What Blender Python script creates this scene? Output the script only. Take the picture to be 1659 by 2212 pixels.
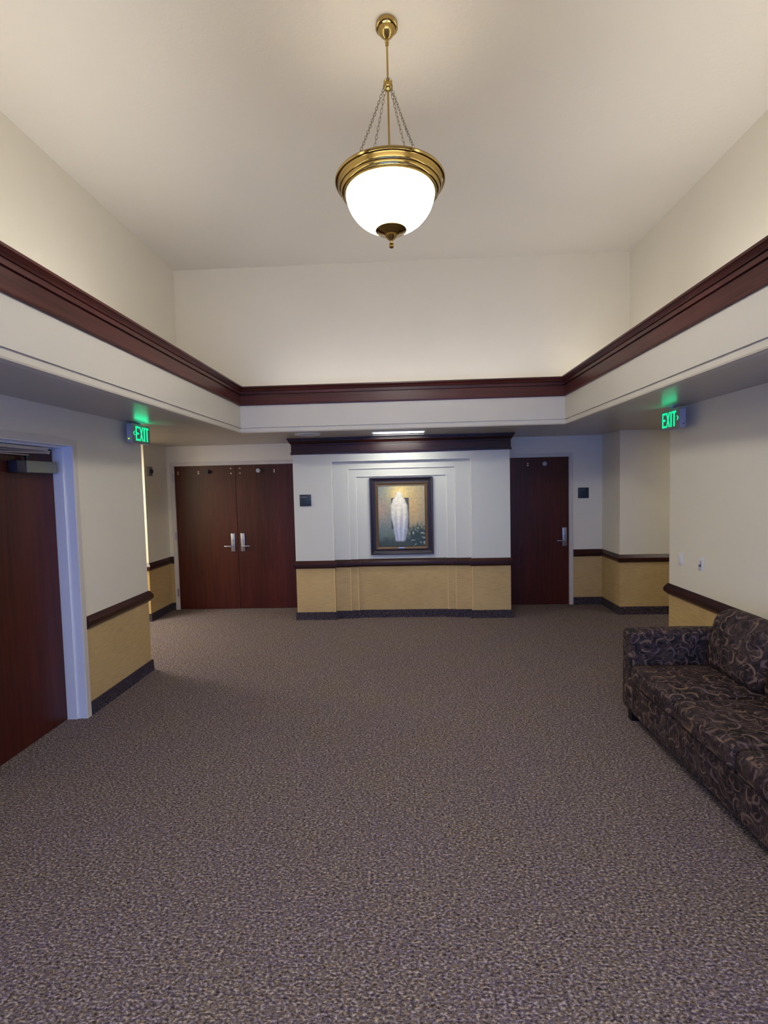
import bpy, bmesh, math, random
from mathutils import Vector, Matrix
random.seed(4)
for o in list(bpy.data.objects): bpy.data.objects.remove(o)
SC = bpy.context.scene; COL = SC.collection
PI = math.pi
# ------------------------------------------------------------------ measured room
XL, XR = -2.554, 2.487            # side walls
LY, RY = 4.79, 4.785              # far ends of the side walls
SL, SR, SB, SN = -1.867, 1.821, 5.730, 0.40   # raised tray opening
UL, UR, UB, UN = -2.833, 2.780, 6.300, -0.15  # walls of the raised tray
ZS, ZT, ZK, ZKT, ZC = 2.424, 2.482, 2.735, 2.944, 4.53
PB, P0, P1, DB = 6.575, -1.4675, 1.3785, 7.2416
NLX, NLY, NRX, NRY = -3.492, 6.604, 2.8185, 6.654
DL, DR, DW, DH = -3.383, 2.354, .914, 2.134
YN = -2.6; HX = 6.0
RT, RB = .798, .695               # chair rail top / bottom

# ------------------------------------------------------------------ camera
yaw, pitch, roll = .0415, -.0548, -.0236
F = Vector((-math.sin(yaw)*math.cos(pitch), math.cos(yaw)*math.cos(pitch), math.sin(pitch)))
R = Vector((math.cos(yaw), math.sin(yaw), 0)); U = R.cross(F)
R2 = math.cos(roll)*R + math.sin(roll)*U; U2 = -math.sin(roll)*R + math.cos(roll)*U
cd = bpy.data.cameras.new('camera'); cam = bpy.data.objects.new('camera', cd); COL.objects.link(cam)
cam.matrix_world = Matrix(((R2.x, U2.x, -F.x, 0), (R2.y, U2.y, -F.y, 0), (R2.z, U2.z, -F.z, 1.7921), (0, 0, 0, 1)))
cd.sensor_fit = 'VERTICAL'; cd.sensor_height = 24; cd.lens = 24*1077.9/2212; cd.clip_start = .02
SC.camera = cam
# ------------------------------------------------------------------ world and light
w = bpy.data.worlds.new('world'); SC.world = w; w.use_nodes = True
bg = w.node_tree.nodes['Background']
bg.inputs[0].default_value = (.13, .30, 1.0, 1); bg.inputs[1].default_value = 7.0
SC.view_settings.view_transform = 'Standard'; SC.view_settings.look = 'None'
SC.view_settings.exposure = 0; SC.view_settings.gamma = 1; SC.view_settings.use_curve_mapping = False

def area(name, loc, rot, sx, sy, power, col, spread=PI):
    l = bpy.data.lights.new(name, 'AREA'); l.shape = 'RECTANGLE'; l.size = sx; l.size_y = sy
    l.energy = power; l.color = col; l.spread = spread
    o = bpy.data.objects.new(name, l); COL.objects.link(o); o.location = loc; o.rotation_euler = rot
    return o
# sky light coming in through the glass front behind the photographer
po = area('window_portal', (-.03, YN+.02, 1.15), (PI/2, 0, PI), 4.2, 2.1, 1, (1, 1, 1)); po.data.cycles.is_portal = True
# ceiling panels of the two side halls, both out of the picture
area('hall_light_left', (-4.6, 5.7, ZS-.02), (0, 0, 0), 1.1, .55, 90, (1, .94, .82))
area('hall_light_right', (4.4, 5.7, ZS-.02), (0, 0, 0), 1.1, .55, 12, (1, .93, .80))
# recessed picture light in front of the panel
area('picture_light', (-.058, 6.03, ZS+.014), (math.radians(30), 0, 0), .56, .035, 6, (1.0, .98, .88), math.radians(150))
# cove tube lying on the ledge behind the crown
area('cove_light_corner', (2.15, 5.86, 2.94), (PI, 0, 0), .5, .1, 3.0, (1, .95, .88))
area('cove_light_left', (SL-.40, 2.6, 2.92), (PI, 0, 0), .12, 4.2, 24, (1, .965, .92))
area('cove_light_right', (SR+.40, 2.6, 2.92), (PI, 0, 0), .12, 4.2, 24, (1, .965, .92))
area('cove_light_front', (-.02, SN-.3, 2.92), (PI, 0, 0), 3.4, .12, 46, (1, .965, .92))
area('cove_light_back', (-.02, SB+.22, 2.92), (PI, 0, 0), 3.2, .12, 7, (1, .965, .91))
# added fill light behind the photographer, lifts the side walls
area('fill_light', (0, -1.2, ZS-.02), (0, 0, 0), 1.2, .6, 92, (1, .95, .83))

# ------------------------------------------------------------------ materials
def s2l(c): return tuple(((x/255)/12.92 if x/255 <= .04045 else ((x/255+.055)/1.055)**2.4) for x in c) + (1,)
def new_mat(n):
    m = bpy.data.materials.new(n); m.use_nodes = True
    nt = m.node_tree; b = nt.nodes['Principled BSDF']; return m, nt, b
def plain(n, col, rough=.6, metal=0, spec=.5, emis=None, es=0):
    m, nt, b = new_mat(n); b.inputs['Base Color'].default_value = s2l(col)
    b.inputs['Roughness'].default_value = rough; b.inputs['Metallic'].default_value = metal
    b.inputs['Specular IOR Level'].default_value = spec
    if emis: b.inputs['Emission Color'].default_value = tuple(emis)+(1,); b.inputs['Emission Strength'].default_value = es
    return m
def coords(nt, scale=(1, 1, 1)):
    tc = nt.nodes.new('ShaderNodeTexCoord'); mp = nt.nodes.new('ShaderNodeMapping')
    mp.inputs['Scale'].default_value = scale; nt.links.new(tc.outputs['Object'], mp.inputs[0]); return mp.outputs[0]
def noise(nt, vec, scale, detail=3, rough=.5, dist=0):
    n = nt.nodes.new('ShaderNodeTexNoise'); n.inputs['Scale'].default_value = scale; n.inputs['Detail'].default_value = detail
    n.inputs['Roughness'].default_value = rough; n.inputs['Distortion'].default_value = dist
    nt.links.new(vec, n.inputs['Vector']); return n
def ramp(nt, fac, stops, interp='LINEAR'):
    r = nt.nodes.new('ShaderNodeValToRGB'); r.color_ramp.interpolation = interp
    e = r.color_ramp.elements
    while len(e) < len(stops): e.new(.5)
    for el, (p, c) in zip(e, stops): el.position = p; el.color = c
    nt.links.new(fac, r.inputs[0]); return r.outputs[0]
def bump(nt, b, h, strength, dist):
    n = nt.nodes.new('ShaderNodeBump'); n.inputs['Strength'].default_value = strength; n.inputs['Distance'].default_value = dist
    nt.links.new(h, n.inputs['Height']); nt.links.new(n.outputs[0], b.inputs['Normal'])
def paint(n, col, rough=.55, bs=160, bst=.15, bd=.002, mott=.03):
    m, nt, b = new_mat(n); v = coords(nt); c = s2l(col)
    f = noise(nt, v, 1.7, 2)
    lo = tuple(x*(1-mott) for x in c[:3])+(1,); hi = tuple(min(1, x*(1+mott)) for x in c[:3])+(1,)
    nt.links.new(ramp(nt, f.outputs[0], [(.3, lo), (.7, hi)]), b.inputs['Base Color'])
    b.inputs['Roughness'].default_value = rough
    bump(nt, b, noise(nt, v, bs, 3).outputs[0], bst, bd); return m
def wood(n, axis, dark, lite, rough=.38):
    m, nt, b = new_mat(n); sc = [26, 26, 26]; sc[axis] = 1.1; v = coords(nt, sc)
    f = noise(nt, v, 1.3, 6, .62, .7)
    big = noise(nt, coords(nt, tuple(.25 if i == axis else 2.2 for i in range(3))), 1.4, 2)
    mx = nt.nodes.new('ShaderNodeMath'); mx.operation = 'MULTIPLY_ADD'; nt.links.new(big.outputs[0], mx.inputs[0]); mx.inputs[1].default_value = .6
    nt.links.new(f.outputs[0], mx.inputs[2])
    nt.links.new(ramp(nt, mx.outputs[0], [(.55, s2l(dark)), (1.05, s2l(lite))]), b.inputs['Base Color'])
    b.inputs['Roughness'].default_value = rough
    b.inputs['Specular IOR Level'].default_value = .34
    bump(nt, b, f.outputs[0], .06, .002); return m

M = {}
M['wall'] = paint('wall_paint', (230, 223, 203), .6, 420, .18, .001, .012)
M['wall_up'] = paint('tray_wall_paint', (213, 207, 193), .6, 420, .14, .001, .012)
M['fascia'] = paint('fascia_paint', (203, 198, 186), .5, 300, .08, .001, .01)
M['panel_white'] = paint('panel_paint', (212, 213, 204), .5, 420, .1, .001, .01)
def knock(n, col, rough):                     # hand-trowelled knockdown texture
    m, nt, b = new_mat(n); v = coords(nt); f = noise(nt, v, 26, 4, .55, .6)
    nt.links.new(ramp(nt, noise(nt, v, .9, 2).outputs[0], [(.3, s2l([x*.985 for x in col])), (.7, s2l(col))]), b.inputs['Base Color'])
    h = ramp(nt, f.outputs[0], [(.42, (0, 0, 0, 1)), (.6, (1, 1, 1, 1))])
    b.inputs['Roughness'].default_value = rough; bump(nt, b, h, .085, .004); return m
M['ceiling'] = knock('ceiling_texture', (214, 208, 199), .5)
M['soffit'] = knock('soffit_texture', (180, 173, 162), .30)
# woven grasscloth below the chair rail
def grass():
    m, nt, b = new_mat('grasscloth'); f = noise(nt, coords(nt, (9, 9, 260)), 1, 4, .6); g = noise(nt, coords(nt, (1, 1, 1)), 2.2, 3)
    mx = nt.nodes.new('ShaderNodeMath'); mx.operation = 'MULTIPLY_ADD'; nt.links.new(g.outputs[0], mx.inputs[0]); mx.inputs[1].default_value = .35
    nt.links.new(f.outputs[0], mx.inputs[2])
    nt.links.new(ramp(nt, mx.outputs[0], [(.45, s2l((172, 143, 94))), (.7, s2l((194, 166, 113))), (.95, s2l((208, 181, 128)))]), b.inputs['Base Color'])
    b.inputs['Roughness'].default_value = .75; bump(nt, b, f.outputs[0], .3, .002); return m
M['grass'] = grass()
def carpet(n, k, tint=(1, 1, 1)):
    m, nt, b = new_mat(n); v = coords(nt, (.62, 1, 1))
    f = noise(nt, v, 118, 2, .6, .4); h = noise(nt, v, 70, 1); g = noise(nt, coords(nt), 2.3, 3, .6)
    def c(x): return s2l([min(255, a*k*t) for a, t in zip(x, tint)])
    tuft = ramp(nt, f.outputs[0], [(.30, c((48, 41, 39))), (.42, c((92, 78, 72))), (.55, c((124, 107, 97))), (.68, c((182, 162, 146)))])
    hue = ramp(nt, h.outputs[0], [(.36, (.84, .82, 1.0, 1)), (.5, (1, 1, 1, 1)), (.64, (1.0, .93, .76, 1))])
    pat = ramp(nt, g.outputs[0], [(.35, (.97, .93, 1.0, 1)), (.65, (1, .97, .90, 1))])
    a = nt.nodes.new('ShaderNodeMix'); a.data_type = 'RGBA'; a.blend_type = 'MULTIPLY'; a.inputs[0].default_value = 1
    nt.links.new(tuft, a.inputs[6]); nt.links.new(hue, a.inputs[7])
    a2 = nt.nodes.new('ShaderNodeMix'); a2.data_type = 'RGBA'; a2.blend_type = 'MULTIPLY'; a2.inputs[0].default_value = 1
    nt.links.new(a.outputs[2], a2.inputs[6]); nt.links.new(pat, a2.inputs[7]); nt.links.new(a2.outputs[2], b.inputs['Base Color'])
    b.inputs['Roughness'].default_value = .95; b.inputs['Specular IOR Level'].default_value = .1
    bump(nt, b, f.outputs[0], .7, .006); return m
M['carpet'] = carpet('carpet', .99, (.99, 1.05, 1.13))
M['base'] = carpet('carpet_base', .60, (.96, 1.02, 1.26))
M['basetrim'] = plain('base_edge', (150, 140, 130), .7)
M['crown_x'] = wood('cherry_trim_x', 0, (44, 17, 16), (90, 41, 36), .34)
M['crown_y'] = wood('cherry_trim_y', 1, (44, 17, 16), (90, 41, 36), .34)
M['rail_x'] = wood('dark_rail_x', 0, (30, 12, 11), (66, 29, 25), .34)
M['rail_y'] = wood('dark_rail_y', 1, (30, 12, 11), (66, 29, 25), .34)
M['door'] = wood('cherry_door', 2, (48, 17, 13), (80, 32, 23), .36)
M['frame'] = plain('door_frame_paint', (206, 199, 188), .35)
M['jamb'] = plain('jamb_paint', (222, 224, 228), .30)
M['brass'] = plain('polished_brass', (176, 150, 92), .12, 1)
M['chain'] = plain('chain_metal', (120, 112, 92), .3, 1)
M['chrome'] = plain('satin_chrome', (176, 178, 190), .32, 1)
M['closer'] = plain('closer_paint', (128, 130, 118), .4, .2)
M['closer_d'] = plain('closer_cap', (42, 42, 56), .4)
M['arm'] = plain('closer_arm', (178, 172, 170), .35, .35)
M['black'] = plain('black_plastic', (14, 13, 14), .45)
M['slate'] = plain('slate_sign', (32, 46, 58), .45)
M['slate_t'] = plain('sign_lettering', (150, 158, 176), .5)
M['slate_f'] = plain('faint_lettering', (66, 74, 86), .5)
M['white_pl'] = plain('white_plastic', (226, 224, 222), .35)
M['blue_pl'] = plain('blue_toggle', (96, 100, 132), .4)
M['grey_pl'] = plain('grey_sign_housing', (168, 168, 178), .4)
M['face_pl'] = plain('sign_face', (150, 160, 150), .35)
M['green'] = plain('green_letters', (0, 60, 30), .4, emis=(.0, 1, .36), es=1.25)
M['led'] = plain('green_led', (60, 120, 0), .4, emis=(.35, 1, .02), es=2.0)
M['bowl'] = plain('lit_glass_bowl', (240, 240, 236), .25, emis=(1, .965, .89), es=49)
M['pic_dark'] = plain('picture_frame_wood', (38, 30, 38), .28)
M['pic_gold'] = paint('picture_inner_frame', (96, 74, 52), .4, 90, .6, .004, .25)
M['fixture'] = plain('fixture_trim', (190, 192, 188), .35)
M['reflector'] = plain('fixture_reflector', (225, 228, 228), .3, .3)
M['leg'] = plain('sofa_leg', (10, 8, 8), .4)
M['gbox'] = plain('grey_wall_box', (120, 118, 114), .4)
M['screw'] = plain('brass_screw', (240, 220, 185), .35, .3)

def glassmat():
    m, nt, b = new_mat('window_glass'); t = nt.nodes.new('ShaderNodeBsdfTransparent'); g = nt.nodes.new('ShaderNodeBsdfGlossy')
    g.inputs['Roughness'].default_value = .02; mx = nt.nodes.new('ShaderNodeMixShader'); mx.inputs[0].default_value = .07
    nt.links.new(t.outputs[0], mx.inputs[1]); nt.links.new(g.outputs[0], mx.inputs[2])
    nt.links.new(mx.outputs[0], nt.nodes['Material Output'].inputs[0]); return m
M['glass'] = glassmat()

def damask():        # plum brown jacquard with tan and mauve crescent scrolls
    m, nt, b = new_mat('scroll_fabric'); um = nt.nodes.new('ShaderNodeUVMap'); um.uv_map = 'cloth'; v = um.outputs[0]
    wn = noise(nt, v, 7, 2)
    wv = nt.nodes.new('ShaderNodeVectorMath'); wv.operation = 'MULTIPLY_ADD'
    nt.links.new(wn.outputs[1], wv.inputs[0]); wv.inputs[1].default_value = (.085, .085, 0); nt.links.new(v, wv.inputs[2])
    def layer(scale, r, r2, k, seed):
        sh = nt.nodes.new('ShaderNodeVectorMath'); sh.operation = 'ADD'; nt.links.new(wv.outputs[0], sh.inputs[0]); sh.inputs[1].default_value = (seed, seed*.7, 0)
        sc = nt.nodes.new('ShaderNodeVectorMath'); sc.operation = 'SCALE'; nt.links.new(sh.outputs[0], sc.inputs[0]); sc.inputs[3].default_value = scale
        vo = nt.nodes.new('ShaderNodeTexVoronoi'); vo.voronoi_dimensions = '2D'; vo.inputs['Scale'].default_value = 1; vo.inputs['Randomness'].default_value = .85
        nt.links.new(sc.outputs[0], vo.inputs['Vector'])
        su = nt.nodes.new('ShaderNodeVectorMath'); su.operation = 'SUBTRACT'; nt.links.new(sc.outputs[0], su.inputs[0]); nt.links.new(vo.outputs['Position'], su.inputs[1])
        of = nt.nodes.new('ShaderNodeVectorMath'); of.operation = 'MULTIPLY_ADD'; nt.links.new(vo.outputs['Color'], of.inputs[0]); of.inputs[1].default_value = (-k, -k, 0)
        of.inputs[2].default_value = (k*.5, k*.5, 0)
        s2 = nt.nodes.new('ShaderNodeVectorMath'); s2.operation = 'ADD'; nt.links.new(su.outputs[0], s2.inputs[0]); nt.links.new(of.outputs[0], s2.inputs[1])
        ln = nt.nodes.new('ShaderNodeVectorMath'); ln.operation = 'LENGTH'; nt.links.new(s2.outputs[0], ln.inputs[0])
        a = ramp(nt, vo.outputs['Distance'], [(r-.03, (1, 1, 1, 1)), (r+.01, (0, 0, 0, 1))])
        c = ramp(nt, ln.outputs['Value'], [(r2-.02, (0, 0, 0, 1)), (r2+.04, (1, 1, 1, 1))])
        mu = nt.nodes.new('ShaderNodeMath'); mu.operation = 'MULTIPLY'; nt.links.new(a, mu.inputs[0]); nt.links.new(c, mu.inputs[1])
        hole = ramp(nt, vo.outputs['Distance'], [(r-.20, (0, 0, 0, 1)), (r-.15, (1, 1, 1, 1))])
        m3 = nt.nodes.new('ShaderNodeMath'); m3.operation = 'MULTIPLY'; nt.links.new(mu.outputs[0], m3.inputs[0]); nt.links.new(hole, m3.inputs[1]); return m3.outputs[0], vo
    l1, vo = layer(11.5, .46, .44, .40, 0); l2, _ = layer(18, .44, .42, .38, 3.1)
    base = ramp(nt, noise(nt, v, 11, 3, .6, 1.4).outputs[0], [(.38, s2l((26, 20, 24))), (.5, s2l((46, 36, 40))), (.62, s2l((64, 51, 50)))])
    hue = ramp(nt, noise(nt, v, 6, 1).outputs[0], [(.4, s2l((94, 79, 86))), (.6, s2l((120, 98, 78)))])
    m1 = nt.nodes.new('ShaderNodeMix'); m1.data_type = 'RGBA'; nt.links.new(l2, m1.inputs[0]); nt.links.new(base, m1.inputs[6]); m1.inputs[7].default_value = s2l((82, 66, 63))
    m2 = nt.nodes.new('ShaderNodeMix'); m2.data_type = 'RGBA'; nt.links.new(l1, m2.inputs[0]); nt.links.new(m1.outputs[2], m2.inputs[6]); nt.links.new(hue, m2.inputs[7])
    tn = noise(nt, v, 13, 1, .5, .8); band = ramp(nt, tn.outputs[0], [(.462, (0, 0, 0, 1)), (.480, (1, 1, 1, 1)), (.500, (1, 1, 1, 1)), (.512, (0, 0, 0, 1))])
    gate = ramp(nt, noise(nt, v, 19, 1).outputs[0], [(.46, (0, 0, 0, 1)), (.54, (.8, .8, .8, 1))])
    tm = nt.nodes.new('ShaderNodeMath'); tm.operation = 'MULTIPLY'; nt.links.new(band, tm.inputs[0]); nt.links.new(gate, tm.inputs[1])
    m4 = nt.nodes.new('ShaderNodeMix'); m4.data_type = 'RGBA'; nt.links.new(tm.outputs[0], m4.inputs[0]); nt.links.new(m2.outputs[2], m4.inputs[6]); m4.inputs[7].default_value = s2l((112, 90, 76))
    nt.links.new(m4.outputs[2], b.inputs['Base Color']); b.inputs['Roughness'].default_value = .7
    b.inputs['Specular IOR Level'].default_value = .25
    bump(nt, b, noise(nt, v, 500, 1).outputs[0], .25, .001); return m
M['fabric'] = damask()

# ------------------------------------------------------------------ helpers
def link(o): COL.objects.link(o); return o
def tag(o, label=None, cat=None, kind=None, group=None):
    for k, v in (('label', label), ('category', cat), ('kind', kind), ('group', group)):
        if v: o[k] = v
    return o
def empty(name, loc, label=None, cat=None, kind=None, group=None):
    e = link(bpy.data.objects.new(name, None)); e.location = loc; e.empty_display_size = .1
    return tag(e, label, cat, kind, group)
def wloc(p):
    v = Vector(p.location)
    while p.parent: p = p.parent; v += p.location - p.location
    return v
def obj(name, bm, mat, parent=None, smooth=False, **kw):
    bmesh.ops.recalc_face_normals(bm, faces=bm.faces)
    if mat is M.get('fabric'):
        uv = bm.loops.layers.uv.new('cloth')
        for f in bm.faces:
            n = f.normal; ax = max(range(3), key=lambda i: abs(n[i])*(1.25 if i == 2 else 1))
            for lp in f.loops:
                c = lp.vert.co; lp[uv].uv = (c.y+.37, c.z) if ax == 0 else ((c.x, c.z+.41) if ax == 1 else (c.y+.37, c.x+1.7))
    me = bpy.data.meshes.new(name); bm.to_mesh(me); bm.free()
    for m_ in (mat if isinstance(mat, (list, tuple)) else [mat]): me.materials.append(m_)
    if smooth:
        for p in me.polygons: p.use_smooth = True
        me.set_sharp_from_angle(angle=math.radians(38))
    o = link(bpy.data.objects.new(name, me))
    if parent:
        o.parent = parent; o.matrix_parent_inverse = Matrix.Translation(-parent['_w'] if False else -ORI.get(parent.name, Vector((0, 0, 0))))
    ORI[o.name] = Vector((0, 0, 0))
    return tag(o, **kw)
ORI = {}
def root(name, loc, **kw):
    e = empty(name, loc, **kw); ORI[e.name] = Vector(loc); return e
def box(bm, x0, x1, y0, y1, z0, z1, bev=0, seg=2):
    r = bmesh.ops.create_cube(bm, size=1)['verts']
    for v in r: v.co = Vector(((x0+x1)/2+v.co.x*(x1-x0), (y0+y1)/2+v.co.y*(y1-y0), (z0+z1)/2+v.co.z*(z1-z0)))
    if bev:
        es = list({e for v in r for e in v.link_edges}); bmesh.ops.bevel(bm, geom=es, offset=bev, segments=seg, affect='EDGES', profile=.5)
    return bm
def B(*a, **k): return box(bmesh.new(), *a, **k)
def prism(bm, pts, z0, z1):
    lo = [bm.verts.new((x, y, z0)) for x, y in pts]; hi = [bm.verts.new((x, y, z1)) for x, y in pts]
    bm.faces.new(lo); bm.faces.new(hi)
    for i in range(len(pts)): j = (i+1) % len(pts); bm.faces.new((lo[i], lo[j], hi[j], hi[i]))
    return bm
def poly3(bm, pts, vec):          # planar polygon given in 3D, extruded by vec
    a = [bm.verts.new(p) for p in pts]; b = [bm.verts.new(Vector(p)+Vector(vec)) for p in pts]
    bm.faces.new(a); bm.faces.new(b)
    for i in range(len(pts)): j = (i+1) % len(pts); bm.faces.new((a[i], a[j], b[j], b[i]))
    return bm
def cyl(bm, c, r, h, axis=2, seg=20, r2=None):
    q = {2: Matrix.Identity(4), 1: Matrix.Rotation(PI/2, 4, 'X'), 0: Matrix.Rotation(PI/2, 4, 'Y')}[axis]
    bmesh.ops.create_cone(bm, cap_ends=True, segments=seg, radius1=r, radius2=r if r2 is None else r2, depth=h, matrix=Matrix.Translation(c) @ q); return bm
def rod(bm, a, b, r, seg=10):
    a, b = Vector(a), Vector(b); d = b-a
    q = d.to_track_quat('Z', 'Y').to_matrix().to_4x4()
    bmesh.ops.create_cone(bm, cap_ends=True, segments=seg, radius1=r, radius2=r, depth=d.length, matrix=Matrix.Translation((a+b)/2) @ q); return bm
def lathe(bm, cx, cy, prof, seg=64):
    rings = []
    for r, z in prof:
        if r < 1e-5: rings.append([bm.verts.new((cx, cy, z))])
        else: rings.append([bm.verts.new((cx+r*math.cos(2*PI*i/seg), cy+r*math.sin(2*PI*i/seg), z)) for i in range(seg)])
    for a, b in zip(rings, rings[1:]):
        for i in range(seg):
            j = (i+1) % seg
            if len(a) == 1 and len(b) == 1: continue
            if len(a) == 1: bm.faces.new((a[0], b[i], b[j]))
            elif len(b) == 1: bm.faces.new((a[i], a[j], b[0]))
            else: bm.faces.new((a[i], a[j], b[j], b[i]))
    return bm
def sweep(bm, path, prof, closed=False, only=None):
    """profile (offset to the RIGHT of travel, z) swept along a 2D path with mitred corners"""
    n = len(path); P = [Vector(p) for p in path]; sec = []
    def rn(a, b): d = (b-a).normalized(); return Vector((d.y, -d.x))
    for i in range(n):
        if closed or 0 < i < n-1:
            n1 = rn(P[i-1], P[i]); n2 = rn(P[i], P[(i+1) % n]); m_ = (n1+n2); m_ = m_/(m_.dot(n1))
        elif i == 0: m_ = rn(P[0], P[1])
        else: m_ = rn(P[-2], P[-1])
        sec.append([(P[i].x+m_.x*o, P[i].y+m_.y*o, z) for o, z in prof])
    segs = range(n if closed else n-1)
    for i in segs:
        if only is not None and i != only: continue
        a = [bm.verts.new(c) for c in sec[i]]; b = [bm.verts.new(c) for c in sec[(i+1) % n]]
        k = len(prof)
        for j in range(k): bm.faces.new((a[j], a[(j+1) % k], b[(j+1) % k], b[j]))
        if only is not None or (not closed and i == 0): bm.faces.new(a)
        if only is not None or (not closed and i == n-2): bm.faces.new(b)
    bmesh.ops.remove_doubles(bm, verts=bm.verts, dist=1e-5)
    return bm

def wall(name, uppers, lowers, label, mat='wall', zs=.75):
    """uppers/lowers: lists of (footprint, z0, z1); the lower ones become the grasscloth part"""
    bm = bmesh.new()
    for fp, z0, z1 in uppers: prism(bm, fp, z0, z1)
    o = obj(name, bm, M[mat], label=label, cat='wall', kind='structure')
    if lowers:
        bm = bmesh.new()
        for fp, z0, z1 in lowers: prism(bm, fp, z0, z1)
        obj('wainscot', bm, M['grass'], o, label='tan woven wallcovering below the chair rail')
    return o
def rect(x0, x1, y0, y1): return [(x0, y0), (x1, y0), (x1, y1), (x0, y1)]
Z1 = ZS+.01

# ================================================================== SETTING
obj('floor', B(-HX-.2, HX+.2, YN-.2, DB+.3, -.1, 0), M['carpet'], label='flecked brown and grey loop carpet covering the foyer floor', cat='floor', kind='structure')
# left wall with the opening of door_1
D1A, D1B, D1H = 2.842, 3.760, 2.147
T = .16
fpA = rect(XL-T, XL, YN, D1A); fpB = [(XL-T, D1B), (XL, D1B), (XL, LY), (-HX, LY), (-HX, LY-T), (XL-T, LY-T)]
wall('wall_left', [(fpA, .75, Z1), (fpB, .75, Z1), (rect(XL-T, XL, D1A, D1B), D1H, Z1)], [(fpA, 0, .75), (fpB, 0, .75)],
     'cream painted left foyer wall holding the nearest cherry door')
fpR = [(XR, YN), (XR+T, YN), (XR+T, RY-T), (HX, RY-T), (HX, RY), (XR, RY)]
wall('wall_right', [(fpR, .75, Z1)], [(fpR, 0, .75)], 'cream painted right foyer wall behind the sofa')
fpL = [(-HX, NLY), (NLX, NLY), (NLX, DB+.12), (NLX-.12, DB+.12), (NLX-.12, NLY+.12), (-HX, NLY+.12)]
wall('wall_back_left', [(fpL, .75, Z1)], [(fpL, 0, .75)], 'cream hall wall left of the double door, turning into its alcove')
fpQ = [(NRX, NRY), (HX, NRY), (HX, NRY+.12), (NRX+.12, NRY+.12), (NRX+.12, DB+.12), (NRX, DB+.12)]
wall('wall_back_right', [(fpQ, .75, Z1)], [(fpQ, 0, .75)], 'cream hall wall right of the single door, projecting from its alcove')
DD0, DD1 = DL, DL+2*DW; DS0, DS1 = DR-DW, DR
b0, b1 = DB, DB+.12
wall('wall_back', [(rect(NLX, DD0, b0, b1), .75, Z1), (rect(DD0, DD1, b0, b1), DH, Z1), (rect(DD1, DS0, b0, b1), .75, Z1), (rect(DS0, DS1, b0, b1), DH, Z1), (rect(DS1, NRX, b0, b1), .75, Z1)],
     [(rect(NLX, DD0, b0, b1), 0, .75), (rect(DD1, DS0, b0, b1), 0, .75), (rect(DS1, NRX, b0, b1), 0, .75)],
     'cream wall at the back of the alcoves holding the cherry doors')
# closing walls out of sight
wall('wall_hall_left', [(rect(-HX-.12, -HX, LY-T, NLY+.12), .75, Z1)], [(rect(-HX-.12, -HX, LY-T, NLY+.12), 0, .75)], 'cream end wall of the left side hall')
wall('wall_hall_right', [(rect(HX, HX+.12, RY-T, NRY+.12), .75, Z1)], [(rect(HX, HX+.12, RY-T, NRY+.12), 0, .75)], 'cream end wall of the right side hall')
wx = 2.1
wall('wall_front', [(rect(XL-T, -wx-.03, YN-.12, YN), 0, Z1), (rect(wx-.03, XR+T, YN-.12, YN), 0, Z1), (rect(-wx-.03, wx-.03, YN-.12, YN), 2.2, Z1)], [],
     'cream front wall behind the viewer around the glass entry')
wn_ = root('window_1', (-.03, YN-.06, 0), label='glazed entry front behind the viewer', cat='window', kind='structure')
bm = bmesh.new()
for x in (-wx-.03, -.73, .67, wx-.03): box(bm, x-.035, x+.035, YN-.09, YN-.03, 0, 2.2)
box(bm, -wx, wx-.06, YN-.09, YN-.03, 0, .12); box(bm, -wx, wx-.06, YN-.09, YN-.03, 2.12, 2.2)
obj('window_frame', bm, M['chrome'], wn_)
for a, b in ((-wx+.005, -.765), (-.695, .635), (.705, wx-.065)):
    obj('pane', B(a, b, YN-.064, YN-.058, .12, 2.12), M['glass'], wn_)
# feature pier with three stepped recesses
SD = (0, .055, .073, .091)
R1l, R1r, R1z = -.9468, .870, 2.110
R2l, R2r, R2z = -.7387, .6642, 2.009
R3l, R3r, R3z = -.6375, .554, 1.905
yb = DB-.001
xs = [(P0, R1l, 0), (R1l, R2l, 1), (R2l, R3l, 2), (R3l, R3r, 3), (R3r, R2r, 2), (R2r, R1r, 1), (R1r, P1, 0)]
fpP = []
for a, b, k in xs: fpP += [(a, PB+SD[k]), (b, PB+SD[k])]
fpP += [(P1, yb), (P0, yb)]
up = [(fpP, .75, R3z)]
fp2 = [(P0, PB), (R1l, PB), (R1l, PB+SD[1]), (R2l, PB+SD[1]), (R2l, PB+SD[2]), (R2r, PB+SD[2]), (R2r, PB+SD[1]), (R1r, PB+SD[1]), (R1r, PB), (P1, PB), (P1, yb), (P0, yb)]
fp1 = [(P0, PB), (R1l, PB), (R1l, PB+SD[1]), (R1r, PB+SD[1]), (R1r, PB), (P1, PB), (P1, yb), (P0, yb)]
up += [(fp2, R3z, R2z), (fp1, R2z, R1z), (rect(P0, P1, PB, yb), R1z, Z1)]
wall('wall_center', up, [(fpP, 0, .75)], 'white stepped feature wall carrying the framed picture', 'panel_white')

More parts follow.
